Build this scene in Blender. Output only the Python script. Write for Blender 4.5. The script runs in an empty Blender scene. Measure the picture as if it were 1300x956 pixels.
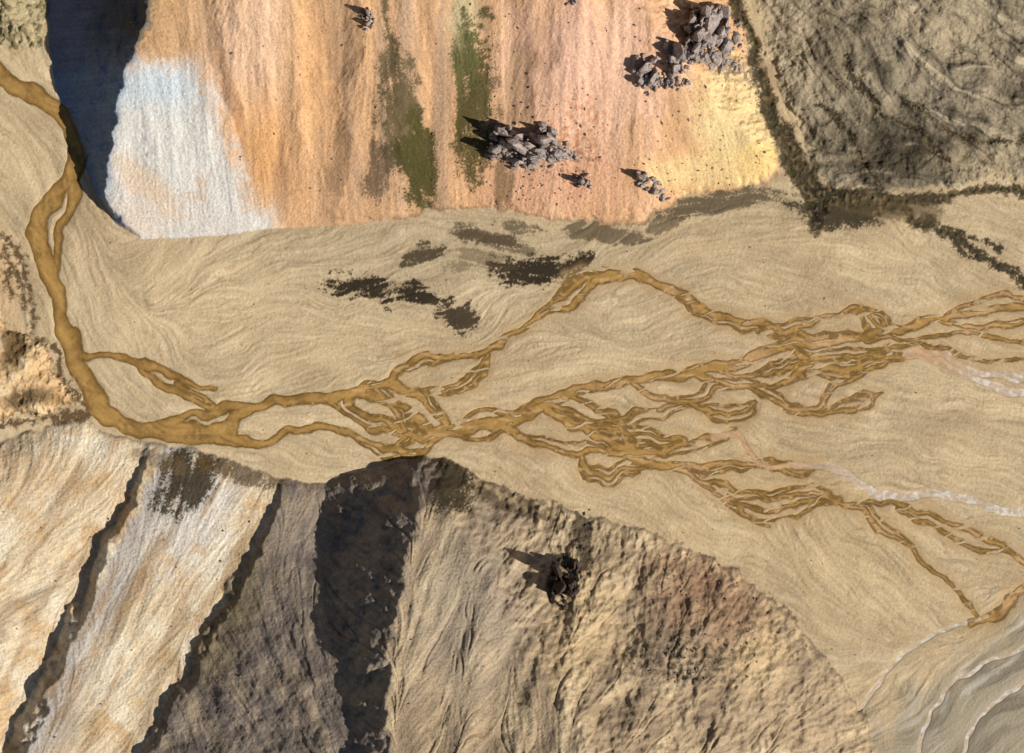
import bpy, bmesh, math, numpy as np, random
from mathutils import Vector, noise as mn
rng=np.random.default_rng(7); random.seed(7)
S=0.25; STEP=1.1
X0,X1,Y0,Y1=-160,1460,-160,1116
xs=np.arange(X0,X1+.01,STEP).astype(np.float32); ys=np.arange(Y0,Y1+.01,STEP).astype(np.float32)
NX,NY=len(xs),len(ys)
X,Y=np.meshgrid(xs,ys)
# ---------------------------------------------------------------- helpers
_perm=np.random.default_rng(3).permutation(4096).astype(np.int32)
_ga=np.random.default_rng(4).random(4096)*2*np.pi
_gx=np.cos(_ga).astype(np.float32); _gy=np.sin(_ga).astype(np.float32)
def perlin(x,y,seed=0):
    xi=np.floor(x).astype(np.int32); yi=np.floor(y).astype(np.int32)
    fx=(x-xi).astype(np.float32); fy=(y-yi).astype(np.float32)
    u=fx*fx*fx*(fx*(fx*6-15)+10); v=fy*fy*fy*(fy*(fy*6-15)+10)
    def g(ix,iy,dx,dy):
        h=_perm[(_perm[(ix+seed*57)&4095]+iy+seed*13)&4095]
        return _gx[h]*dx+_gy[h]*dy
    a=g(xi,yi,fx,fy); b=g(xi+1,yi,fx-1,fy); c=g(xi,yi+1,fx,fy-1); d=g(xi+1,yi+1,fx-1,fy-1)
    return ((a+(b-a)*u)+((c+(d-c)*u)-(a+(b-a)*u))*v)*1.5
def fbm(x,y,o=4,seed=0,gain=.5):
    s=0;a=1;t=0
    for k in range(o):
        s=s+a*perlin(x*2**k,y*2**k,seed+k*7); t+=a; a*=gain
    return s/t*1.4
def ss(a,b,x):
    t=np.clip((x-a)/(b-a),0,1); return t*t*(3-2*t)
def smin(a,b,k):
    h=np.clip(.5+.5*(b-a)/k,0,1); return b+(a-b)*h-k*h*(1-h)
def blur(a,sig):
    fy=np.fft.fftfreq(a.shape[0])[:,None]; fx=np.fft.rfftfreq(a.shape[1])[None,:]
    return np.fft.irfft2(np.fft.rfft2(a)*np.exp(-2*(np.pi*sig)**2*(fx*fx+fy*fy)),s=a.shape).astype(np.float32)
def bil(a,x,y):
    gx=np.clip((x-X0)/STEP,0,NX-1.001); gy=np.clip((y-Y0)/STEP,0,NY-1.001)
    i=gx.astype(int); j=gy.astype(int); fx=gx-i; fy=gy-j
    return (a[j,i]*(1-fx)+a[j,i+1]*fx)*(1-fy)+(a[j+1,i]*(1-fx)+a[j+1,i+1]*fx)*fy
def sdf(poly):
    cs=5; cx=np.arange(X0-10,X1+11,cs); cy=np.arange(Y0-10,Y1+11,cs); CX,CY=np.meshgrid(cx,cy)
    d=np.full(CX.shape,1e9); ins=np.zeros(CX.shape,bool); n=len(poly)
    for k in range(n):
        ax,ay=poly[k]; bx,by=poly[(k+1)%n]; vx,vy=bx-ax,by-ay
        t=np.clip(((CX-ax)*vx+(CY-ay)*vy)/(vx*vx+vy*vy+1e-9),0,1)
        d=np.minimum(d,np.hypot(CX-ax-t*vx,CY-ay-t*vy))
        if ay!=by:
            c=((ay>CY)!=(by>CY))&(CX<(bx-ax)*(CY-ay)/(by-ay)+ax); ins^=c
    d=np.where(ins,d,-d)
    gx=(X-cx[0])/cs; gy=(Y-cy[0])/cs; i=np.clip(gx.astype(int),0,len(cx)-2); j=np.clip(gy.astype(int),0,len(cy)-2)
    fx=gx-i; fy=gy-j
    return ((d[j,i]*(1-fx)+d[j,i+1]*fx)*(1-fy)+(d[j+1,i]*(1-fx)+d[j+1,i+1]*fx)*fy).astype(np.float32)
def C(r,g,b):
    f=lambda c:(c/255/12.92 if c/255<.04045 else ((c/255+.055)/1.055)**2.4)
    return np.array([f(r),f(g),f(b)],np.float32)
def mix(col,c,m):
    m=np.clip(m,0,1)[...,None]; return col*(1-m)+c*m
def smooth_poly(pts,n=6):
    P=np.array(pts,float); out=[]
    for i in range(len(P)-1):
        p0=P[max(i-1,0)];p1=P[i];p2=P[i+1];p3=P[min(i+2,len(P)-1)]
        for t in np.linspace(0,1,n,endpoint=False):
            out.append(.5*((2*p1)+(-p0+p2)*t+(2*p0-5*p1+4*p2-p3)*t*t+(-p0+3*p1-3*p2+p3)*t**3))
    out.append(P[-1]); return np.array(out)
N120=fbm(X/120,Y/120,4,1); N30=fbm(X/30,Y/30,4,2); N8=fbm(X/8,Y/8,3,3); N3=fbm(X/3.2,Y/3.2,2,5)
N60b=fbm(X/60,Y/60,4,21)
def ell(cx,cy,rx,ry,ang=0,soft=.6,wob=.35):
    a=math.radians(ang); dx=X-cx; dy=Y-cy
    u=(dx*math.cos(a)+dy*math.sin(a))/rx; v=(-dx*math.sin(a)+dy*math.cos(a))/ry
    r=np.sqrt(u*u+v*v)+wob*N30+wob*.7*N8
    return 1-ss(1-soft,1+soft*.6,r)
WX=6*fbm(X/34,Y/34,2,11)+.7*N8; WY=6*fbm(X/34,Y/34,2,12)+.7*fbm(X/9,Y/9,2,13)
# ---------------------------------------------------------------- channels
O=[
[(-170,30,20),(-60,60,22),(0,95,25),(30,115,20),(60,130,20),(86,155,22),(99,188,21),(92,220,22),(72,245,20),(52,275,21),(48,310,22),(60,340,22),(72,370,16),(78,405,17),(92,440,21),(104,475,19),(122,508,21),(145,532,23),(180,548,22),(220,550,22),(255,548,22),(290,550,18)],
[(98,215,16),(93,250,12),(78,290,11),(72,325,9),(68,350,9)],
[(98,449,6),(130,452,6),(165,459,10),(200,468,9),(232,482,7),(256,490,5),(272,493,3)],
[(170,460,7),(195,480,8),(220,492,8),(246,508,7),(278,521,5)],
[(225,488,6),(255,502,5),(275,518,4)],
[(195,545,12),(235,530,10),(280,522,13),(330,513,11),(380,507,11),(430,504,13),(465,494,13),(500,487,12)],
[(280,552,22),(300,532,12),(318,516,10)],
[(285,556,14),(330,562,9),(365,549,8),(405,541,8),(440,548,7),(470,562,8),(505,574,7),(530,574,8),(560,556,11)],
[(440,508,10),(470,530,7),(500,545,9),(535,554,10),(565,550,14)],
[(455,500,9),(485,508,9),(512,520,7),(545,545,8),(570,550,10)],
[(500,487,14),(527,500,11),(545,518,8),(572,540,10)],
[(470,492,8),(490,510,6),(515,548,6),(500,572,5)],
[(410,506,6),(440,525,5),(475,545,5),(515,556,6)],
[(550,552,17),(590,545,19),(630,538,19),(665,524,18),(700,508,16),(735,496,14),(780,488,12),(830,480,11),(880,472,12),(925,463,12),(965,450,13),(1005,438,12),(1045,434,11),(1090,427,9),(1140,418,8),(1190,404,8),(1240,396,8),(1300,388,9),(1470,370,12)],
[(498,490,8),(508,468,7),(528,454,8),(560,452,8),(600,453,7),(632,438,7),(662,415,6),(695,400,6),(722,388,7),(748,365,8),(780,350,11),(815,351,11),(850,367,10),(885,388,10),(925,404,9),(965,413,9),(1010,424,8),(1050,431,8)],
[(665,415,4),(690,395,4),(715,375,5),(742,356,6),(770,352,7)],
[(540,497,4),(575,490,4),(600,475,5),(622,452,5)],
[(1005,420,5),(1035,408,5),(1065,395,5),(1095,394,5),(1112,412,4),(1128,424,4)],
[(1090,394,3.5),(1115,402,4),(1128,415,4),(1165,412,5),(1200,402,5)],
[(960,425,3),(1000,408,3),(1045,402,3)],
[(1190,404,5),(1225,416,6),(1260,412,6),(1300,410,6),(1470,415,9)],
[(1060,432,5),(1120,430,5),(1180,430,4),(1240,425,4),(1300,432,5),(1470,440,8)],
[(880,474,6),(915,488,6),(960,492,6),(1000,482,7),(1030,468,7),(1075,470,7),(1125,455,6),(1165,450,6)],
[(1000,442,7),(1030,455,6),(1070,455,5),(1110,450,5),(1150,450,6)],
[(910,470,4),(945,478,4),(985,474,4),(1020,462,4),(1050,452,4)],
[(800,488,5),(840,505,5),(875,512,6),(905,498,5),(945,494,5),(975,505,5),(1010,518,5),(1040,514,6),(1058,492,5),(1090,478,5),(1130,460,5)],
[(870,512,5),(900,522,5),(935,524,4),(960,510,4)],
[(700,512,8),(730,528,6),(770,532,5),(810,522,4),(850,515,4),(885,515,4)],
[(1000,520,3.5),(1050,524,4),(1095,515,4),(1120,500,3)],
[(690,515,8),(715,535,8),(745,548,8),(775,560,9),(805,575,10),(840,572,8),(870,565,6),(900,553,5),(930,550,5)],
[(640,540,10),(665,558,7),(695,572,6),(730,573,6),(765,572,7),(800,580,9),(835,590,11),(875,595,9),(915,592,7),(960,590,6),(1000,592,6)],
[(735,575,6),(740,595,7),(768,606,6),(800,596,6),(830,592,6)],
[(700,525,5),(740,540,5),(790,545,4),(830,555,4),(870,560,4)],
[(720,503,6),(760,520,5),(790,545,5),(800,572,7)],
[(575,550,5),(600,560,4),(640,548,4)],[(585,532,4),(615,520,4),(645,524,5)],
[(840,592,7),(880,608,6),(920,614,5),(960,628,5),(1000,632,5),(1040,630,5),(1075,637,5)],
[(880,605,4),(905,622,4),(940,640,4),(980,648,4),(1020,640,4),(1060,636,4)],
[(925,625,3),(950,655,3),(975,668,2.5)],
[(1070,637,5),(1095,648,5),(1115,672,5),(1150,690,4.5),(1170,715,4),(1205,745,4),(1235,772,4),(1246,788,4)],
[(1075,637,4.5),(1130,640,5),(1180,655,5),(1225,672,5),(1265,690,6),(1300,712,7),(1470,790,12)],
[(1140,648,3),(1190,672,4),(1240,695,4),(1280,705,4)],
[(1230,792,6),(1262,782,7),(1285,762,9),(1320,735,10),(1470,700,12)],
[(950,575,4),(975,588,4),(1010,598,4),(1040,592,4)],
[(1195,402,4),(1225,384,4),(1260,376,4),(1310,380,5)],[(1100,448,3),(1150,438,3),(1200,444,3),(1250,456,3),(1310,462,4)],
]
r2=random.Random(12); extra=[]
for ch in O[5:]:
    p=smooth_poly(ch,3)
    if len(p)<8: continue
    for rep in range(2):
        n=len(p); a=r2.randint(0,max(0,n-8)); b=min(n-1,a+r2.randint(8,18)); q_=p[a:b+1]
        if q_[0][0]<430 or q_[-1][0]>1180: continue
        amp=r2.choice([-1,1])*r2.uniform(6,14); m=len(q_); o=[]
        for k in range(m):
            t=k/(m-1); k0=max(k-1,0); k1=min(k+1,m-1); tx=q_[k1][0]-q_[k0][0]; ty=q_[k1][1]-q_[k0][1]; L=math.hypot(tx,ty)+1e-6
            d=amp*math.sin(math.pi*t)
            o.append((q_[k][0]-ty/L*d,q_[k][1]+tx/L*d,r2.uniform(1.4,2.6)))
        extra.append(o)
O+=extra
Pp=[
[(905,553,6),(935,552,6),(950,572,6),(972,592,6),(1010,592,6),(1055,594,7),(1085,610,9),(1115,628,11),(1150,633,9),(1195,627,9),(1235,636,9),(1275,649,10),(1330,650,11),(1470,640,12)],
[(1150,450,8),(1190,458,7),(1225,474,6),(1262,490,7),(1310,500,10),(1470,520,12)],
[(1246,786,3),(1200,800,2.4),(1160,820,2.4),(1130,850,2.4),(1095,900,2.4),(1060,960,2.4),(1050,1110,3)],
[(1330,812,2.5),(1290,828,2.5),(1240,846,3),(1200,880,2.5),(1170,940,2.5),(1150,1110,3)],
[(1330,850,2.5),(1280,882,2.5),(1230,935,2.5),(1200,1110,3)],
[(1150,450,6),(1195,448,5),(1235,470,5),(1280,478,6),(1330,480,6)],
]
D=[
[(920,-170,16),(936,0,13),(952,40,12),(962,85,13),(972,130,17),(990,165,23),(1010,205,26),(1030,240,28),(1042,262,20)],
[(1030,250,22),(1070,250,20),(1110,256,18),(1150,272,13),(1185,290,11),(1220,305,10),(1255,328,9),(1290,352,10),(1330,375,9),(1470,420,8)],
[(1110,250,14),(1160,254,11),(1205,250,10),(1250,240,9),(1300,241,10),(1470,230,9)],
[(0,295,3),(18,318,4),(34,352,5),(44,392,4),(40,420,4)],[(4,330,3),(22,352,3),(30,392,3)],[(10,300,2),(6,330,3),(12,370,3)],
[(-30,548,3),(20,535,4),(70,530,5),(112,525,6)],[(52,430,3),(72,445,4),(80,475,5),(95,500,5),(115,520,6)],
[(1185,290,4),(1225,318,4),(1262,330,5),(1300,348,5)],[(1150,272,4),(1180,278,4),(1230,300,3),(1270,312,3)],
[(1030,262,12),(1038,288,14)],[(1200,200,2),(1170,170,2),(1130,150,2),(1090,110,2),(1070,70,1.5)],[(1300,180,2),(1240,178,2),(1190,160,2),(1140,120,1.5)],[(1120,245,3),(1100,210,2.5),(1080,170,2),(1040,130,2)],
]
def chan_field(chs,warp=1.0):
    F=np.full(X.shape,60.,np.float32)
    for ch in chs:
        p=smooth_poly(ch,6)
        for k in range(len(p)-1):
            ax,ay,aw=p[k]; bx,by,bw=p[k+1]; m=52
            i0=max(int((min(ax,bx)-m-X0)/STEP),0); i1=min(int((max(ax,bx)+m-X0)/STEP)+1,NX)
            j0=max(int((min(ay,by)-m-Y0)/STEP),0); j1=min(int((max(ay,by)+m-Y0)/STEP)+1,NY)
            if i0>=i1 or j0>=j1: continue
            sl=(slice(j0,j1),slice(i0,i1)); xx=X[sl]+WX[sl]*warp; yy=Y[sl]+WY[sl]*warp
            vx,vy=bx-ax,by-ay; t=np.clip(((xx-ax)*vx+(yy-ay)*vy)/(vx*vx+vy*vy+1e-9),0,1)
            F[sl]=np.minimum(F[sl],np.hypot(xx-ax-t*vx,yy-ay-t*vy)-(aw+(bw-aw)*t)*.5)
    return F
FO=chan_field(O); FP=chan_field(Pp,.7); FD=chan_field(D,1.2)
xr_=X+10*N30; yr_=Y+6*fbm(X/40,Y/40,3,31)
isl=perlin(xr_/30,(yr_+.22*(X-900))/6,44)
FO=np.where((isl>.34)&(X>420),np.maximum(FO,np.minimum((isl-.34)*12,2.6)*ss(420,480,X)-(1-ss(420,480,X))*9),FO)
FO=FO+.35*N8*ss(100,460,X)
FW=np.minimum(FO,FP)
# ---------------------------------------------------------------- hills
pA=[(40,-400),(60,0),(62,60),(75,130),(100,190),(122,248),(146,284),(180,304),(240,302),(300,297),(350,290),(450,286),(510,279),(545,267),(600,266),(650,269),(700,280),(760,284),(810,283),(850,263),(875,251),(930,244),(975,234),(993,212),(985,170),(966,120),(952,65),(938,20),(930,0),(925,-400)]
pB=[(-400,600),(0,558),(40,545),(75,537),(108,530),(130,548),(185,562),(240,566),(290,582),(340,602),(400,614),(430,606),(480,592),(540,579),(575,582),(610,606),(650,625),(740,652),(800,669),(880,695),(930,720),(980,760),(1020,800),(1050,838),(1075,866),(1120,960),(1150,1400),(-400,1400)]
pC=[(-400,390),(0,398),(30,425),(62,440),(76,478),(96,512),(60,524),(0,534),(-400,560)]
pE=[(-400,-400),(52,-400),(60,0),(56,40),(48,62),(0,58),(-60,30),(-400,-20)]
pD=[(962,-400),(962,0),(975,60),(990,115),(1015,160),(1035,215),(1050,240),(1110,240),(1180,240),(1240,228),(1300,230),(1700,225),(1700,-400)]
wob=8*N30+4*N8+3*N60b
dA=sdf(pA)+wob*(.25+.6*ss(350,700,X)); dB=sdf(pB)+wob*(.6+.5*ss(560,700,X)); dC=sdf(pC)+wob*1.2; dE=sdf(pE)+wob; dD=sdf(pD)+wob*1.3
bx=np.array([p[0] for p in pA[7:24]]); by=np.array([p[1] for p in pA[7:24]])
yb=np.interp(X,bx,by)
def hs(v): return .44*np.maximum(v,0)+6*(1-np.exp(-np.maximum(v,0)/14))
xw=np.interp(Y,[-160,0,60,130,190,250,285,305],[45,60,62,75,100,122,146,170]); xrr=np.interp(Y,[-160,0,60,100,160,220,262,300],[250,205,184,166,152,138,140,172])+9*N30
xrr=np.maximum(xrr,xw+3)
v=yb-Y; h_main=hs(v)
folds=(12*fbm(X/95+.1*N30,Y/420,3,51)+2.5*fbm(X/30,Y/300,3,52))*ss(20,140,v)
folds*=ss(0,60,X-xrr)
h_main=h_main+folds
vr=np.interp(xrr,bx,by)-Y
h_cl=hs(np.minimum(vr,v+40))*np.clip((X-xw)/(xrr-xw),0,1)**1.6
hA=np.where(X<xrr,np.minimum(h_cl,h_main+3),h_main)
hA=smin(hA,1.0*np.maximum(dA,0)+np.where(X<230,60*ss(0,20,dA),0),6)
hA=np.where(dA>0,np.maximum(hA,0),0)
ky=np.array([500,560,600,640,700,780,866,960,1120.])
G1x=np.array([200,188,174,156,128,90,52,10,-60.]); G1h=np.array([0,2,8,14,28,50,75,100,140.])
G2x=np.array([375,362,354,341,315,275,228,180,100.]); G2h=np.array([0,0,2,12,28,52,78,104,144.])
lines=[(np.full(9,-200.),[0,30,60,85,110,140,170,200,250]),
 (G1x,G1h),(G1x+[4,7,10,14,18,24,28,32,34],G1h+np.array([0,3,11,16,20,24,27,29,30])),
 (G1x*.45+G2x*.55+5,G1h*.5+G2h*.5+np.array([0,1,6,10,12,14,16,16,16])),
 (G2x,G2h),(G2x+[2,4,8,11,13,15,16,18,20],G2h+np.array([0,0,6,12,15,17,17,16,16])),
 (np.array([400,402,405,412,422,434,446,450,450.]),[0,0,2,8,34,92,146,186,230]),
 (np.array([552,551,549,543,520,501,499,494,484.]),[0,12,45,86,120,152,186,216,254]),
 (np.full(9,640.),[0,12,44,76,98,128,158,188,228]),
 (np.full(9,1400.),[0,12,40,70,100,150,190,220,260])]
hB=np.zeros_like(X)
LXs=[(np.interp(ys,ky,lx),np.interp(ys,ky,lh)) for lx,lh in lines]
for j in range(NY):
    if ys[j]<490: continue
    hB[j]=np.interp(xs+8*N30[j]+16*N60b[j]+1.5*N8[j],[l[0][j] for l in LXs],[l[1][j] for l in LXs])
kk=np.interp(xs,[-200,150,400,450,560,640,760,1200],[.75,.8,.8,1.7,1.7,.85,.62,.6])[None,:]
hB=smin(hB,kk*np.maximum(dB,0),10)
hB+=(8*fbm(X/60+Y/190,Y/260,3,61)+4*N60b)*ss(15,90,dB)*ss(420,640,X)+3*N60b*ss(10,50,dB)
hB=np.where(dB>0,np.maximum(hB,0),0); hB=blur(hB,.9)
hC=np.where(dC>0,14*(1-np.exp(-np.maximum(dC,0)/18))+.1*dC*(1+.5*N30),0)
hE=np.where(dE>0,.6*dE*(1+.25*N30),0)
hD=np.where(dD>0,4*(1-np.exp(-np.maximum(dD,0)/10))+.08*dD+6*(N60b+.2)*ss(0,50,dD)+6*(N120)*ss(0,80,dD),0)
Zh=(hA+hB+hC+hE+hD).astype(np.float32)
hill=np.maximum.reduce([dA,dB,dC,dE,dD])
# ---------------------------------------------------------------- flow field + LIC
cp=[(200,330,-38),(150,430,70),(90,300,80),(330,420,-20),(480,330,-12),(640,320,8),(620,430,-30),(820,310,-32),(930,300,-12),(1000,350,18),(1150,370,28),(1250,300,25),
    (860,430,8),(700,600,25),(850,640,28),(1000,700,40),(1150,760,45),(1200,560,12),(1100,540,10),(350,585,10),(420,470,-8),(1250,850,-40),(1160,900,-50),(1020,80,60),(1120,120,40),(1230,60,25),(1220,190,15),(20,200,40),(30,350,60)]
ax_=np.zeros_like(X); ay_=np.zeros_like(X)
for (cx,cy,a) in cp:
    w=1/((X-cx)**2+(Y-cy)**2+900)**1.5; a=math.radians(a)
    ax_+=w*math.cos(a); ay_+=w*math.sin(a)
ang=np.arctan2(ay_,ax_)+.6*fbm(X/90,Y/90,2,71)+.38*fbm(X/24,Y/24,2,72)+ (dD>0)*.6*fbm(X/80,Y/80,2,73)
u=np.cos(ang); v_=np.sin(ang)
Zb=blur(Zh,10/STEP); gy,gx=np.gradient(Zb,STEP); gm=np.hypot(gx,gy)+1e-6
useg=((dA>0)|(dB>0)|(dE>0))&(gm>.05)
tw=.10*fbm(X/40,Y/40,2,75)
gu=-gx/gm; gv=-gy/gm
gu,gv=gu*np.cos(tw)-gv*np.sin(tw),gu*np.sin(tw)+gv*np.cos(tw)
u=np.where(useg,gu,u).astype(np.float32); v_=np.where(useg,gv,v_).astype(np.float32)
II,JJ=np.meshgrid(np.arange(NX,dtype=np.float32),np.arange(NY,dtype=np.float32))
uf=u.ravel(); vf=v_.ravel()
def lic(srcs,L,st=1.2):
    accs=[s.copy() for s in srcs]
    for sg in (1,-1):
        px=II.copy(); py=JJ.copy()
        for k in range(L):
            i=np.clip(px+.5,0,NX-1).astype(np.int32); j=np.clip(py+.5,0,NY-1).astype(np.int32); q=j*NX+i
            for a_,s in zip(accs,srcs): a_+=s.ravel()[q]
            px+=sg*st*uf[q]; py+=sg*st*vf[q]
    return [(a-a.mean())/a.std() for a in accs]
def wn(s):
    w=blur(rng.standard_normal(X.shape),s); return w/w.std()
L1,L2=lic([wn(1.2),wn(.7)],15); L4,L3=lic([wn(2.4),wn(5.5)],40,1.4)
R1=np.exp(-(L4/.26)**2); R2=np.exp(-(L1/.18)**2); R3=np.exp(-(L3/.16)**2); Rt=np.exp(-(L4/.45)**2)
grit=rng.standard_normal(X.shape).astype(np.float32); grit=blur(grit,.45); grit/=grit.std()
# ---------------------------------------------------------------- heights
Z=Zh.copy()
plain=1-ss(-2,4,hill)
nearw=ss(1,12,np.minimum(FW,FD))
act=ss(-.6,.6,N60b+.4*N30+.1)
rel=-.85*R1*act+.34*L4*(.5+.5*act)+.30*L1*(.5+.6*act)+.35*L3-.7*R3*act
Z+=plain*nearw*(rel*.58+.10*grit)+plain*1.2*N120*nearw
inA=ss(0,12,dA); inB=ss(0,12,dB); inD=ss(0,10,dD); inE=ss(0,8,dE)
rA=ss(.1,.6,fbm(X/50,Y/200,3,83))
rB=ss(-.4,.2,N60b)*ss(330,420,X)+.12*ss(420,330,X)
Z+=inA*(.10*L1+.08*L2+.35*L3*rA-.6*R1*rA*.7+.2*N8+.20*grit)
Z+=inB*(.20*L1+.10*L2+(1.2*L3+.4*L4)*(.3+.7*rB)-2.2*R3*rB-.7*Rt*rB*.6+.2*N8+.7*N30+.22*grit)
Z+=inD*(.35*L1+1.5*L3+.8*L4-1.7*R3*act-.8*R1*act+.4*N8+3.5*N30+.24*grit)
Z+=inE*(.6*L1+1.4*N8+.25*grit)
Z+=ss(0,8,dC)*(1.6*N30+.6*N8+.3*L1+.22*grit)
carve=ss(3.2,-3.2,FW)*2.5; Z-=carve*(1-ss(3,10,hill))
Z-=ss(5,-8,FD)*3.0*np.where(X<200,.4,1)*(1+.8*N8+.6*N30)
Z-=.3*ss(7,4,FW)*plain
WL=-1.0
ef=np.minimum.reduce([X-X0,X1-X,Y-Y0,Y1-Y]); edge=ss(0,70,ef)
Zf=Z*edge-12*(1-edge)
# ---------------------------------------------------------------- colours
col=np.zeros(X.shape+(3,),np.float32)+C(193,170,132)
col=mix(col,C(179,155,119),ss(-.3,.6,N120)); col=mix(col,C(204,181,144),.7*ss(.0,.7,N60b))
col=mix(col,C(180,162,130),.5*ell(560,330,300,70,2,.6))
col=mix(col,C(204,180,141),.6*ell(250,380,150,90,0,.7))
col=mix(col,C(191,166,124),.6*ell(1000,650,200,90,25,.7))
col*= (1+.05*L2+.04*L1+.04*N3+.05*L3+.06*grit)[...,None]
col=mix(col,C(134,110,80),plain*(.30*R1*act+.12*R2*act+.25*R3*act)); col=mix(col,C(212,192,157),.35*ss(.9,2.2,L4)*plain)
def patch(cx,cy,rx,ry,a,s=1.):
    global col
    m=ell(cx,cy,rx*1.12,ry*1.2,a,.6,.45); t=m*2.2+L1*.4+L4*.35+.35*N8+.3*grit; g=ss(.05,.35,m)
    col=mix(col,C(112,93,66),g*.65*s*ss(1.0,1.5,t)); col=mix(col,C(54,45,31),g*s*ss(1.15,1.8,t))
for q in [(465,365,62,18,6),(525,372,34,15,10),(690,341,70,22,-4),(735,330,28,11,-10),(585,404,32,18,15,.9),(535,322,30,13,-15,.8),(620,300,54,12,12,.6),(770,297,50,12,5,.6),(660,290,32,9,10,.6),(840,285,25,9,-20,.5),(600,330,60,14,0,.4),(640,310,60,10,15,.5)]: patch(*q)
A=np.zeros_like(col)+C(208,163,118)
A=mix(A,C(186,147,110),.8*ss(-.2,.6,fbm(X/40,Y/300,4,81))); A=mix(A,C(222,182,142),.8*ss(0,.6,fbm(X/55,Y/360,4,82)))
A=mix(A,C(166,138,112),.7*ss(-.3,.5,fbm(X/22,Y/260,3,84))*ss(380,430,X)*(1-ss(560,600,X)))
A=mix(A,C(228,182,154),.8*ell(740,90,120,110,0,.7)); A=mix(A,C(216,162,130),.65*ell(700,235,110,45,0,.7))
A=mix(A,C(172,138,98),.6*ell(235,40,70,55,0,.7)); A=mix(A,C(188,176,134),.75*ell(590,25,20,60,0,.7))
A=mix(A,C(222,194,140),.9*ell(935,150,62,75,-10,.5)); A=mix(A,C(222,191,134),.85*ell(900,215,90,26,-5,.5))
A=mix(A,C(226,191,120),.7*ell(962,205,34,24,-30,.6)); A=mix(A,C(196,168,112),.5*ss(.1,.5,N30)*ell(930,160,60,75,0,.5))
A=mix(A,C(226,190,160),.6*ell(320,60,60,90,0,.8)); A=mix(A,C(208,154,98),.7*ell(335,200,50,70,0,.8)); A=mix(A,C(212,162,110),.6*ell(400,100,40,120,0,.8))
wh=(1-ss(-24,26,(X-(262+(Y-95)*.42))+16*N30+9*N8+6*L3))*ss(66,108,Y+14*N8+10*N30)
A=mix(A,C(206,200,189),wh); A=mix(A,C(184,195,199),.75*wh*ell(205,112,70,34,0,.8)); A=mix(A,C(212,184,152),.75*wh*ell(190,240,60,22,40,.7)); A=mix(A,C(216,192,167),.6*wh*ell(170,280,60,24,0,.7))
A=mix(A,C(196,162,126),.5*wh*ss(.15,.6,N30)*ell(270,240,60,60,0,.8))
A=mix(A,C(96,120,146),.8*(1-ss(-4,10,X-xrr))); A=mix(A,C(80,74,66),.8*(1-ss(-4,10,X-xrr))*ss(110,20,Y+25*N30)*ss(80,150,X+20*N30))  # shadow's blue tint painted into the west cliff face; brown mottling near its top
A=mix(A,C(96,86,62),.7*ell(190,40,26,40,10,.8)*ss(-.4,.3,N8))
def moss(cx,cy,rx,ry,a,c,s):
    global A
    m=ell(cx,cy,rx*1.1,ry,a,.8,.5); A=mix(A,c,s*ss(.04,.4,m)*ss(.35,1.2,m*1.6+.25*L4+.2*L3+.35*N8+.3*grit))
ol=C(76,70,36)
moss(508,150,26,110,-6,C(90,79,54),.92); moss(532,215,27,62,-5,ol,.97); moss(497,95,16,50,-4,C(98,84,58),.9); moss(603,140,28,105,3,ol,.95); moss(590,80,17,50,5,C(92,90,52),.8)
moss(478,225,16,55,0,C(92,76,58),.85); moss(640,230,13,45,0,C(116,92,62),.75); moss(432,200,12,90,3,C(130,104,78),.65); moss(655,110,24,60,0,C(150,118,84),.6); moss(440,60,18,60,0,C(150,122,94),.5);moss(360,240,10,60,0,C(150,110,78),.5);moss(280,60,10,60,-10,C(140,104,76),.5);moss(690,60,16,60,0,C(160,124,92),.5);moss(860,150,14,60,-5,C(166,130,92),.5);moss(300,130,8,60,-14,C(160,116,80),.6)
A=mix(A,C(186,112,76),.7*ell(735,170,42,62,10,.8)*ss(.0,.5,N8+.3*N30)); A=mix(A,C(140,106,82),.8*ell(700,200,62,32,10,.8)*ss(.0,.4,N8)); A=mix(A,C(106,92,80),.85*ell(915,85,66,15,20,.6)*ss(-.4,.2,N8))
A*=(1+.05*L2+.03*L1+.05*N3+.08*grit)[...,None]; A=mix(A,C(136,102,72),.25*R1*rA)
A=mix(A,C(112,92,66),.6*(1-ss(1,7+5*N8,dA))*ss(400,520,X)*ss(-.4,.3,N30+.2+.5*N8))
A=mix(A,C(88,74,54),.85*ell(918,256,72,13,-10,.5))
mb=ell(915,257,80,15,-10,.6)
col=mix(col,A,ss(-1,2,dA)); col=mix(col,C(88,76,58),.88*ss(.02,.25,mb)*ss(.4,.95,1.6*mb+.4*N8+.3*L4-.1+.25*grit))
g2=np.interp(Y,ky,G2x)-16*N60b-8*N30-2*N8; c3=np.interp(Y,ky,lines[7][0])-16*N60b-8*N30; g1=np.interp(Y,ky,G1x)-16*N60b-8*N30
B=np.zeros_like(col)+C(212,190,155)
B=mix(B,C(226,211,183),.8*ss(-.1,.5,N60b)); B=mix(B,C(198,163,118),.75*ss(.05,.6,N30+.4*N120)); B=mix(B,C(212,207,198),.7*ell(250,640,50,90,25,.8))
B=mix(B,C(200,172,134),.6*ell(30,600,80,40,0,.8)); B=mix(B,C(176,170,164),.75*(1-ss(0,60,X-g1-30))*ss(0,10,X-g1-20))
B=mix(B,C(136,112,82),.5*ss(.6,1.6,L3)*ss(600,700,Y)); B=mix(B,C(166,136,100),.6*ss(.1,.5,fbm((X+.55*Y)/26,(Y-.4*X)/150,3,95)))
Bg=np.zeros_like(col)+C(150,134,116); Bg=mix(Bg,C(122,110,99),ss(-.3,.5,N30)); Bg=mix(Bg,C(166,146,118),.5*ss(.4,1.4,L3)); Bg=mix(Bg,C(124,108,76),.7*ell(290,780,40,100,30,.8))
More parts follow.
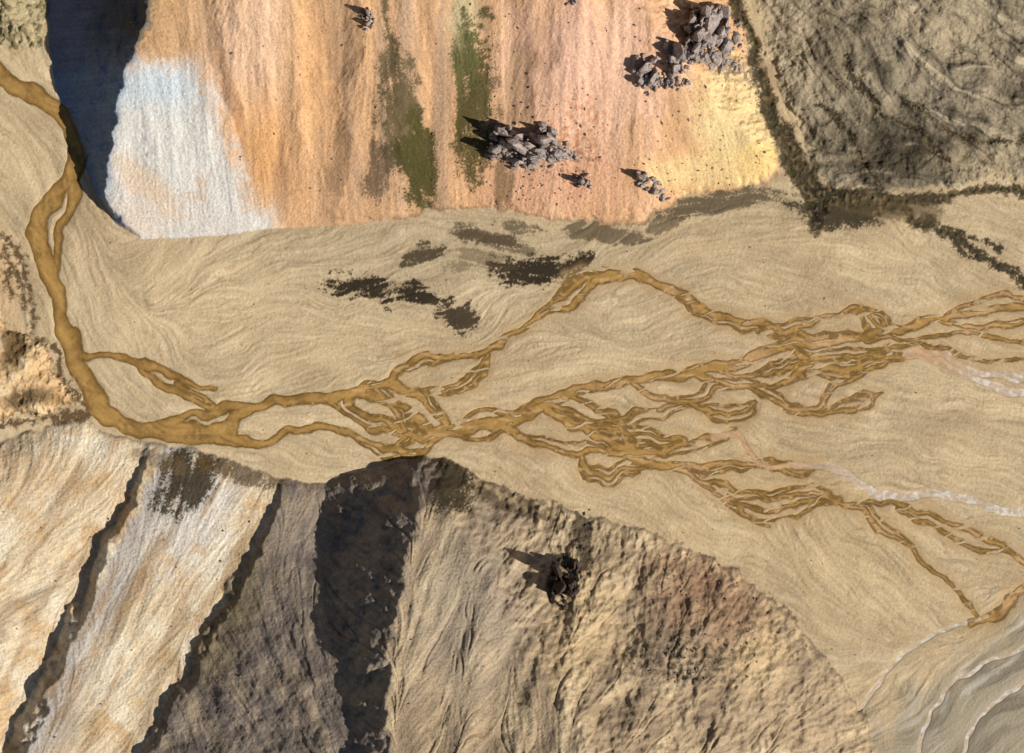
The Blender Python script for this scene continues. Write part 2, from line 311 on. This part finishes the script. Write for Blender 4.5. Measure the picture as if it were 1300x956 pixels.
Bt=np.zeros_like(col)+C(174,151,119); Bt=mix(Bt,C(202,179,142),.75*ss(0,1.4,L3+N30)); Bt=mix(Bt,C(130,112,92),.65*ss(.1,1.5,-L3+.8*N60b)); Bt=mix(Bt,C(158,118,86),.7*ell(900,765,90,55,35,.8)); Bt=mix(Bt,C(160,146,127),.6*ell(600,760,80,120,10,.8))
Bt=mix(Bt,C(128,108,88),.45*ell(870,800,110,60,30,.8)); Bt=mix(Bt,C(202,174,130),.6*ell(740,790,50,80,20,.8)); Bt=mix(Bt,C(204,177,132),.65*ell(960,830,40,50,30,.8))
def bp(cx,cy,rx,ry,a,c,s=.95):
    m=ell(cx,cy,rx,ry,a,.8,.45); return s*ss(.04,.35,m)*ss(.35,1.0,m*1.6+.45*N8+.15*L4+.15*L1+.25*grit)
Bt=mix(Bt,C(50,44,28),bp(572,612,38,40,50,0)); Bt=mix(Bt,C(66,54,36),bp(640,634,75,14,20,0,.7))
Bt=mix(Bt,C(64,56,46),bp(865,834,74,34,10,0,.7)*ss(-.2,.3,N8+.4*N30)); Bt=mix(Bt,C(86,72,58),bp(920,765,80,26,40,0,.5)*ss(-.2,.3,N8)); Bt=mix(Bt,C(56,47,36),bp(738,680,13,54,-6,0,.85))
B=mix(B,Bg,ss(-3,6,X-g2)); B=mix(B,Bt,ss(-8,10,X-c3))
B=mix(B,C(58,48,30),bp(240,610,50,36,-40,0,.95)); B=mix(B,C(92,72,42),bp(300,598,58,17,15,0,.85)); B=mix(B,C(112,92,62),bp(205,585,40,12,20,0,.6))
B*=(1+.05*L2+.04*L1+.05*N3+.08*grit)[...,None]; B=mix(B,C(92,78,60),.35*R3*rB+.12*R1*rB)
B=mix(B,C(96,80,58),.6*(1-ss(1,8+5*N8,dB))*ss(-.4,.3,N30+.1+.5*N8)); B=mix(B,C(206,178,134),.5*ss(5,8,dB+3*N8)*(1-ss(9,16,dB))*ss(560,660,X)*ss(-.3,.3,N60b))
col=mix(col,B,ss(-1,2,dB))
Dc=np.zeros_like(col)+C(144,130,106); Dc=mix(Dc,C(98,88,70),ss(-.15,.5,N60b+.25*L3)); Dc=mix(Dc,C(176,159,129),.75*ss(.0,1.3,L3-.8*N120)); Dc=mix(Dc,C(68,60,46),.88*ell(1140,190,115,52,15,.8)); Dc=mix(Dc,C(182,163,131),.75*ell(1020,50,50,80,-20,.8)); Dc=mix(Dc,C(172,153,121),.6*ell(1250,205,60,22,0,.8)); Dc=mix(Dc,C(170,151,121),.65*ell(1200,40,110,30,20,.8)); Dc=mix(Dc,C(82,72,55),.7*ell(1050,70,24,50,-10,.8))
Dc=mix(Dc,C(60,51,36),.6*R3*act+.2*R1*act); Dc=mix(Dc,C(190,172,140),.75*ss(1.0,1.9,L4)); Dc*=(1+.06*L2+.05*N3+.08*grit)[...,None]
col=mix(col,Dc,ss(-3,6,dD))
Cc=np.zeros_like(col)+C(206,172,126); Cc=mix(Cc,C(224,198,158),.7*ss(-.1,.4,N30)); Cc=mix(Cc,C(190,146,96),.6*ell(60,500,40,22,0,.8)); Cc=mix(Cc,C(84,62,34),.9*ell(20,437,22,30,10,.6)); Cc=mix(Cc,C(90,74,50),.9*ell(38,505,36,14,-8,.6)*ss(-.8,.1,N8+.2)); Cc=mix(Cc,C(110,80,44),.8*(1-ss(2,6,dC))); Cc*=(1+.08*grit)[...,None]
col=mix(col,Cc,ss(-1,3,dC)); col=mix(col,C(208,172,126),.7*ell(5,345,26,55,0,.7))
Ec=np.zeros_like(col)+C(168,152,116); Ec=mix(Ec,C(100,90,60),.85*ss(-.1,.45,N30+.3*L1)); Ec=mix(Ec,C(196,176,138),.6*ss(.1,.5,-N8)); col=mix(col,Ec,ss(-1,3,dE))
gr=ss(-20,70,(X-1200)*.62+(Y-830)*.78+30*N30+20*N60b)*(1-ss(-3,6,dB)); col=mix(col,C(152,142,122),.8*gr); col=mix(col,C(112,102,84),.6*gr*ss(-.3,1.0,-L3)); col=mix(col,C(192,184,166),.5*gr*ss(.8,1.6,L4))
wet=(1-ss(.3,4.0,FW+1.5*N8+1.0))*(1-ss(5,12,hill)); wo=ss(1,-1,FO-FP)
col=mix(col,C(174,141,96),.5*(1-ss(4,17,FO+7*N30))*ss(420,520,X)*plain*(.6+.4*ss(-.5,.5,L1)))
col=mix(col,C(124,96,58),.75*wet*(.2+.8*wo)); col=mix(col,C(74,56,29),.8*(1-ss(0,1.9,np.abs(FO+.3)))*ss(-.3,.4,N30+.3*N8)*(FO<5))
dm=1-ss(-1,5,FD+6*N8+4*N30+1.2*grit); col=mix(col,np.where((Y<400)[...,None]&(X>600)[...,None],C(44,37,24),C(86,66,42)),.92*dm)
m1=ell(1064,264,58,30,10,.7); m2=ell(1125,264,84,16,8,.7)
col=mix(col,C(42,35,22),.92*ss(.03,.3,m1)*ss(.35,.95,1.6*m1+.5*N8+.3*L4+.2*grit)); col=mix(col,C(92,77,53),.7*ss(.03,.3,m2)*ss(.4,.95,1.5*m2+.5*N8+.2*grit)); col=mix(col,C(78,76,40),.6*dm*ss(.15,.4,N8)*(Y<300))
col=mix(col,C(124,104,72),.6*dm*ss(.15,.4,-N8+.3*N30)*(Y<300))
bed=1-ss(-3,-.5,FW); col=mix(col,C(120,90,46),bed*(1-ss(3,8,hill)))
col=np.clip(col,.015,.8)
wc=np.zeros_like(col)+C(164,127,70); wc=mix(wc,C(136,103,52),ss(-.2,.5,N30)); wc=mix(wc,C(190,152,102),.7*ss(.1,.6,perlin(xr_/26,yr_/7,91))*ss(360,480,X)); wc=mix(wc,C(194,155,110),.6*ss(.0,.5,N60b+.1)*ss(700,860,X))
wc=mix(wc,C(94,70,33),.75*ss(-2.4,-.1,FO)*ss(-.4,.15,N8+.2)); wc=mix(wc,C(112,84,42),.5*ss(300,100,X)*ss(-7,-1,FO+1.5*N8)); wc=mix(wc,C(178,142,90),.5*ss(.1,.6,N8+.5*N30)*ss(-3,-6,FO))
pl=ss(1.5,-1.5,FP-FO); plw=mix(np.zeros_like(col)+C(186,164,138),C(206,197,184),ss(-.1,.5,N8+.5*N30)*ss(1040,1110,X))
wc=wc*(1-pl[...,None])+plw*pl[...,None]
wc=mix(wc,C(186,146,104),pl*(1-ss(0,110,X-np.where(Y<530,1165,970)))*.85)
wc*=(1+.05*N3+.06*L2+.06*L1+.04*grit)[...,None]; wc=np.clip(wc,.01,.75)
# ---------------------------------------------------------------- mesh builder
def grid_mesh(name,Zpx,fmask,color,mat):
    idx=np.nonzero(fmask.ravel())[0]; j=idx//(NX-1); i=idx%(NX-1)
    a=j*NX+i; quads=np.stack([a+NX,a+NX+1,a+1,a],1)
    used=np.unique(quads); rem=np.zeros(NX*NY,np.int32); rem[used]=np.arange(len(used)); q=rem[quads].astype(np.int32)
    co=np.stack([(X.ravel()[used]-650)*S,(478-Y.ravel()[used])*S,Zpx.ravel()[used]*S],1).astype(np.float32)
    me=bpy.data.meshes.new(name); me.vertices.add(len(used)); me.vertices.foreach_set('co',co.ravel())
    me.loops.add(q.size); me.loops.foreach_set('vertex_index',q.ravel()); me.polygons.add(len(q))
    me.polygons.foreach_set('loop_start',np.arange(0,q.size,4,dtype=np.int32)); me.update(calc_edges=True)
    me.polygons.foreach_set('use_smooth',np.ones(len(q),bool))
    at=me.color_attributes.new('Col','FLOAT_COLOR','POINT'); c4=np.ones((len(used),4),np.float32); c4[:,:3]=color.reshape(-1,3)[used]; at.data.foreach_set('color',c4.ravel())
    me.materials.append(mat); ob=bpy.data.objects.new(name,me); bpy.context.collection.objects.link(ob); return ob
def earth(name,g1=2.2,g2=.6,amt=.22,bump=.5,dist=.25,rough=.95,attr=True,base=None):
    m=bpy.data.materials.new(name); m.use_nodes=True; nt=m.node_tree; b=nt.nodes['Principled BSDF']; b.inputs['Roughness'].default_value=rough; b.inputs['Specular IOR Level'].default_value=.15
    tc=nt.nodes.new('ShaderNodeTexCoord')
    def nz(s,d):
        n=nt.nodes.new('ShaderNodeTexNoise'); n.inputs['Scale'].default_value=s; n.inputs['Detail'].default_value=d; n.inputs['Roughness'].default_value=.65; nt.links.new(tc.outputs['Object'],n.inputs['Vector']); return n
    n1=nz(g1,3); n2=nz(g2,4)
    ad=nt.nodes.new('ShaderNodeMath'); ad.operation='ADD'; nt.links.new(n1.outputs['Fac'],ad.inputs[0]); nt.links.new(n2.outputs['Fac'],ad.inputs[1])
    mr=nt.nodes.new('ShaderNodeMapRange'); mr.inputs['From Min'].default_value=.65; mr.inputs['From Max'].default_value=1.35; mr.inputs['To Min'].default_value=1-amt*1.2; mr.inputs['To Max'].default_value=1+amt; nt.links.new(ad.outputs[0],mr.inputs['Value'])
    vm=nt.nodes.new('ShaderNodeVectorMath'); vm.operation='SCALE'; nt.links.new(mr.outputs[0],vm.inputs['Scale'])
    if attr:
        at=nt.nodes.new('ShaderNodeAttribute'); at.attribute_name='Col'; nt.links.new(at.outputs['Color'],vm.inputs[0])
    else: vm.inputs[0].default_value=base
    nt.links.new(vm.outputs[0],b.inputs['Base Color'])
    bp=nt.nodes.new('ShaderNodeBump'); bp.inputs['Strength'].default_value=bump; bp.inputs['Distance'].default_value=dist; nt.links.new(ad.outputs[0],bp.inputs['Height']); nt.links.new(bp.outputs[0],b.inputs['Normal'])
    return m
m_sand=earth('sand_gravel',3.0,1.3,.10,.4,.3); m_rhy=earth('rhyolite_scree',3.0,1.4,.14,.5,.4); m_rid=earth('ridge_scree',2.8,1.3,.16,.6,.4); m_dark=earth('dark_gravel',2.8,1.3,.18,.6,.45)
m_wat=earth('silty_water',2.5,.5,.10,.15,.1,rough=.5)
q=lambda a:(a[:-1,:-1])
lab=np.zeros(X.shape,int); lab[dA>0]=1; lab[dB>0]=2; lab[dD>0]=3; lab[dC>0]=4; lab[dE>0]=5
lq=q(lab)
grid_mesh('river_floodplain',Zf,lq==0,col,m_sand)
grid_mesh('rhyolite_hill',Zf,lq==1,col,m_rhy)
grid_mesh('eroded_ridge_hillside',Zf,lq==2,col,m_rid)
grid_mesh('dark_gravel_hillside',Zf,lq==3,col,m_dark)
grid_mesh('river_terrace',Zf,lq==4,col,m_rid)
grid_mesh('mossy_hill',Zf,lq==5,col,m_dark)
wm=(FW<4)&(Zh<1.0)&(ef>75)
ww=np.full(X.shape,WL,np.float32)+.04*N8
grid_mesh('braided_river',ww,q(wm)&q(hill<4),wc,m_wat)
gm_=bpy.data.meshes.new('ground'); R=3000; zz=-2.5
gm_.from_pydata([(-R,-R,zz),(R,-R,zz),(R,R,zz),(-R,R,zz)],[],[(0,1,2,3)]); go=bpy.data.objects.new('ground',gm_); bpy.context.collection.objects.link(go)
gm_.materials.append(earth('outer_ground',1.5,.1,.2,.4,.4,attr=False,base=tuple(C(186,162,124))))
# ---------------------------------------------------------------- rocks
m_rock=earth('grey_lava_rock',1.6,.5,.50,.9,.7,attr=False,base=tuple(C(166,152,143))); m_drk=earth('dark_lava_rock',1.8,.6,.5,.9,.6,attr=False,base=tuple(C(78,66,56))); m_st=earth('stone',3,.9,.4,.5,.3,attr=False,base=tuple(C(140,118,100)))
def zat(x,y): return float(bil(Zf,np.array([x]),np.array([y]))[0])
def shard(bm,x,y,z,r,h,rot,elong):
    vs=[]; lx=random.uniform(-.35,.35); ly=random.uniform(-.35,.35)
    for k in range(random.randint(14,22)):
        t=random.random()*6.283; zz=random.random()**.8; rr=(1-.6*zz**1.6)*random.uniform(.7,1.1)
        a=rr*math.cos(t)*elong+lx*zz; b=rr*math.sin(t)/elong+ly*zz
        a,b=a*math.cos(rot)-b*math.sin(rot),a*math.sin(rot)+b*math.cos(rot)
        vs.append(bm.verts.new(((x+a*r-650)*S,(478-(y+b*r))*S,(z+(-.35+1.35*zz)*h)*S)))
    g=bmesh.ops.convex_hull(bm,input=vs)
    junk=[e for e in g['geom_interior'] if isinstance(e,bmesh.types.BMVert)]
    if junk: bmesh.ops.delete(bm,geom=junk,context='VERTS')
def outcrop(name,blobs,mat,pieces=(7,11),rot=None):
    bm=bmesh.new()
    for (x,y,r,h) in blobs:
        n=random.randint(*pieces) if r>5 else 1
        main=random.random()*3.14 if rot is None else math.radians(rot)+random.uniform(-.5,.5)
        for k in range(n):
            if n==1: dx=dy=0; f=1; g=1
            elif k==0: dx=dy=0; f=.7; g=1.15
            else:
                t=random.random()*6.28; d=random.random()**.5*1.0; dx=math.cos(t)*d*r; dy=math.sin(t)*d*r; f=random.uniform(.14,.5); g=max(.2,1.15-d*.8)*random.uniform(.5,1.15)
            xx,yy=x+dx,y+dy
            shard(bm,xx,yy,zat(xx,yy),r*f,h*g,main+random.uniform(-.6,.6),random.uniform(1.0,1.6))
    bmesh.ops.recalc_face_normals(bm,faces=bm.faces[:])
    me=bpy.data.meshes.new(name); bm.to_mesh(me); bm.free(); me.materials.append(mat)
    ob=bpy.data.objects.new(name,me); bpy.context.collection.objects.link(ob); return ob
def scat(cx,cy,rx,ry,n,r0,r1,hf,ang=0):
    o=[]; a=math.radians(ang)
    for k in range(n):
        t=random.random()*6.28; q_=random.random()**.6; dx=rx*q_*math.cos(t); dy=ry*q_*math.sin(t); r=random.uniform(r0,r1)
        o.append((cx+dx*math.cos(a)-dy*math.sin(a),cy+dx*math.sin(a)+dy*math.cos(a),r,r*hf*random.uniform(.7,1.4)))
    return o
outcrop('rock_outcrop',[(902,34,25,40),(882,46,20,62),(918,62,20,18),(890,20,17,62),(880,68,16,32),(908,78,16,12),(876,34,12,60)]+scat(908,52,40,40,30,1.5,6,1.1),m_rock,(15,22),-60)
outcrop('rock_outcrop',[(856,70,17,40),(856,92,14,28),(848,110,10,14)]+scat(857,90,18,34,18,1.5,5,1.1),m_rock,(12,17),-80)
outcrop('rock_outcrop',[(818,92,16,26),(826,106,14,18),(812,108,10,16)]+scat(822,102,20,24,14,1.5,4,1.1),m_rock,(12,17),-60)
outcrop('rock_outcrop',[(638,172,15,48),(658,186,20,46),(628,192,14,44),(688,180,18,44),(656,204,14,20),(708,198,14,12),(676,200,15,20)]+scat(676,192,58,26,44,1.5,6,1.2,8),m_rock,(14,20),15)
outcrop('rock_outcrop',[(738,231,10,24)]+scat(744,234,12,7,8,1.5,4,1.4,20),m_rock)
outcrop('rock_outcrop',[(814,228,11,28),(832,242,9,9)]+scat(828,238,28,11,20,1.5,5,1.2,40),m_rock)
outcrop('rock_outcrop',[(470,28,8,22),(470,40,7,16)]+scat(472,34,7,14,6,1.5,4,1.5),m_rock)
outcrop('rock_outcrop',[(728,8,8,14)]+scat(728,9,12,8,6,1.5,4,1.2),m_rock)
outcrop('rock_pinnacle',[(706,722,14,70),(708,744,16,46),(722,738,14,24),(728,714,10,16)]+scat(718,738,18,34,20,1.5,5,1.1),m_drk,(10,15),80)
outcrop('rock_outcrop',scat(865,835,50,22,22,1.2,3,.8,10),m_drk)
outcrop('rock_outcrop',scat(742,676,9,34,16,1.2,3,1.0,8),m_drk)
outcrop('rock_outcrop',scat(930,84,28,12,22,1.5,5,1.0,10),m_rock)
bs=[]
def stones(n,x0,x1,y0,y1,f=None,r=(.6,1.9)):
    k=0
    while k<n:
        x=random.uniform(x0,x1); y=random.uniform(y0,y1)
        if f and not f(x,y): continue
        rr=random.uniform(*r)*random.random()**.8+.3; bs.append((x,y,rr,rr*1.3)); k+=1
def inn(F): return lambda x,y: float(bil(F,np.array([x]),np.array([y]))[0])>4
stones(200,300,960,-20,250,inn(dA)); stones(260,-10,1060,580,1000,inn(dB)); stones(150,600,760,130,260,inn(dA),(1,2.5)); stones(110,800,980,40,240,inn(dA),(1,2.5)); stones(120,-10,1310,260,900,lambda x,y: float(bil(hill,np.array([x]),np.array([y]))[0])<-3 and float(bil(FW,np.array([x]),np.array([y]))[0])>8,(.5,1.2)); stones(150,820,960,700,860,inn(dB),(1,2.3)); stones(60,990,1300,0,230,inn(dD))
outcrop('scree_stones',bs,m_st)
# ---------------------------------------------------------------- light, sky, camera
az_x,az_y=math.cos(math.radians(-20)),math.sin(math.radians(-20))
EL=math.radians(40); to_sun=Vector((az_x*math.cos(EL),az_y*math.cos(EL),math.sin(EL)))
sd=bpy.data.lights.new('sun','SUN'); sd.energy=5.0; sd.angle=math.radians(.5); sd.color=(1,.97,.93); so=bpy.data.objects.new('sun',sd); so.rotation_euler=to_sun.to_track_quat('Z','Y').to_euler(); so.location=to_sun*500; bpy.context.collection.objects.link(so)
w=bpy.data.worlds.new('World'); bpy.context.scene.world=w; w.use_nodes=True; nt=w.node_tree; sk=nt.nodes.new('ShaderNodeTexSky'); sk.sky_type='NISHITA'; sk.sun_disc=False; sk.sun_elevation=EL; sk.sun_rotation=math.atan2(az_x,az_y); nt.links.new(sk.outputs[0],nt.nodes['Background'].inputs[0]); nt.nodes['Background'].inputs[1].default_value=.05
H=1500; cd=bpy.data.cameras.new('camera'); cd.sensor_width=36; cd.lens=36*H/(1300*S); cd.clip_start=10; cd.clip_end=12000
co=bpy.data.objects.new('camera',cd); co.location=(0,0,H); bpy.context.collection.objects.link(co)
sc=bpy.context.scene; sc.camera=co; sc.view_settings.view_transform='Standard'; sc.view_settings.look='None'; sc.view_settings.exposure=0
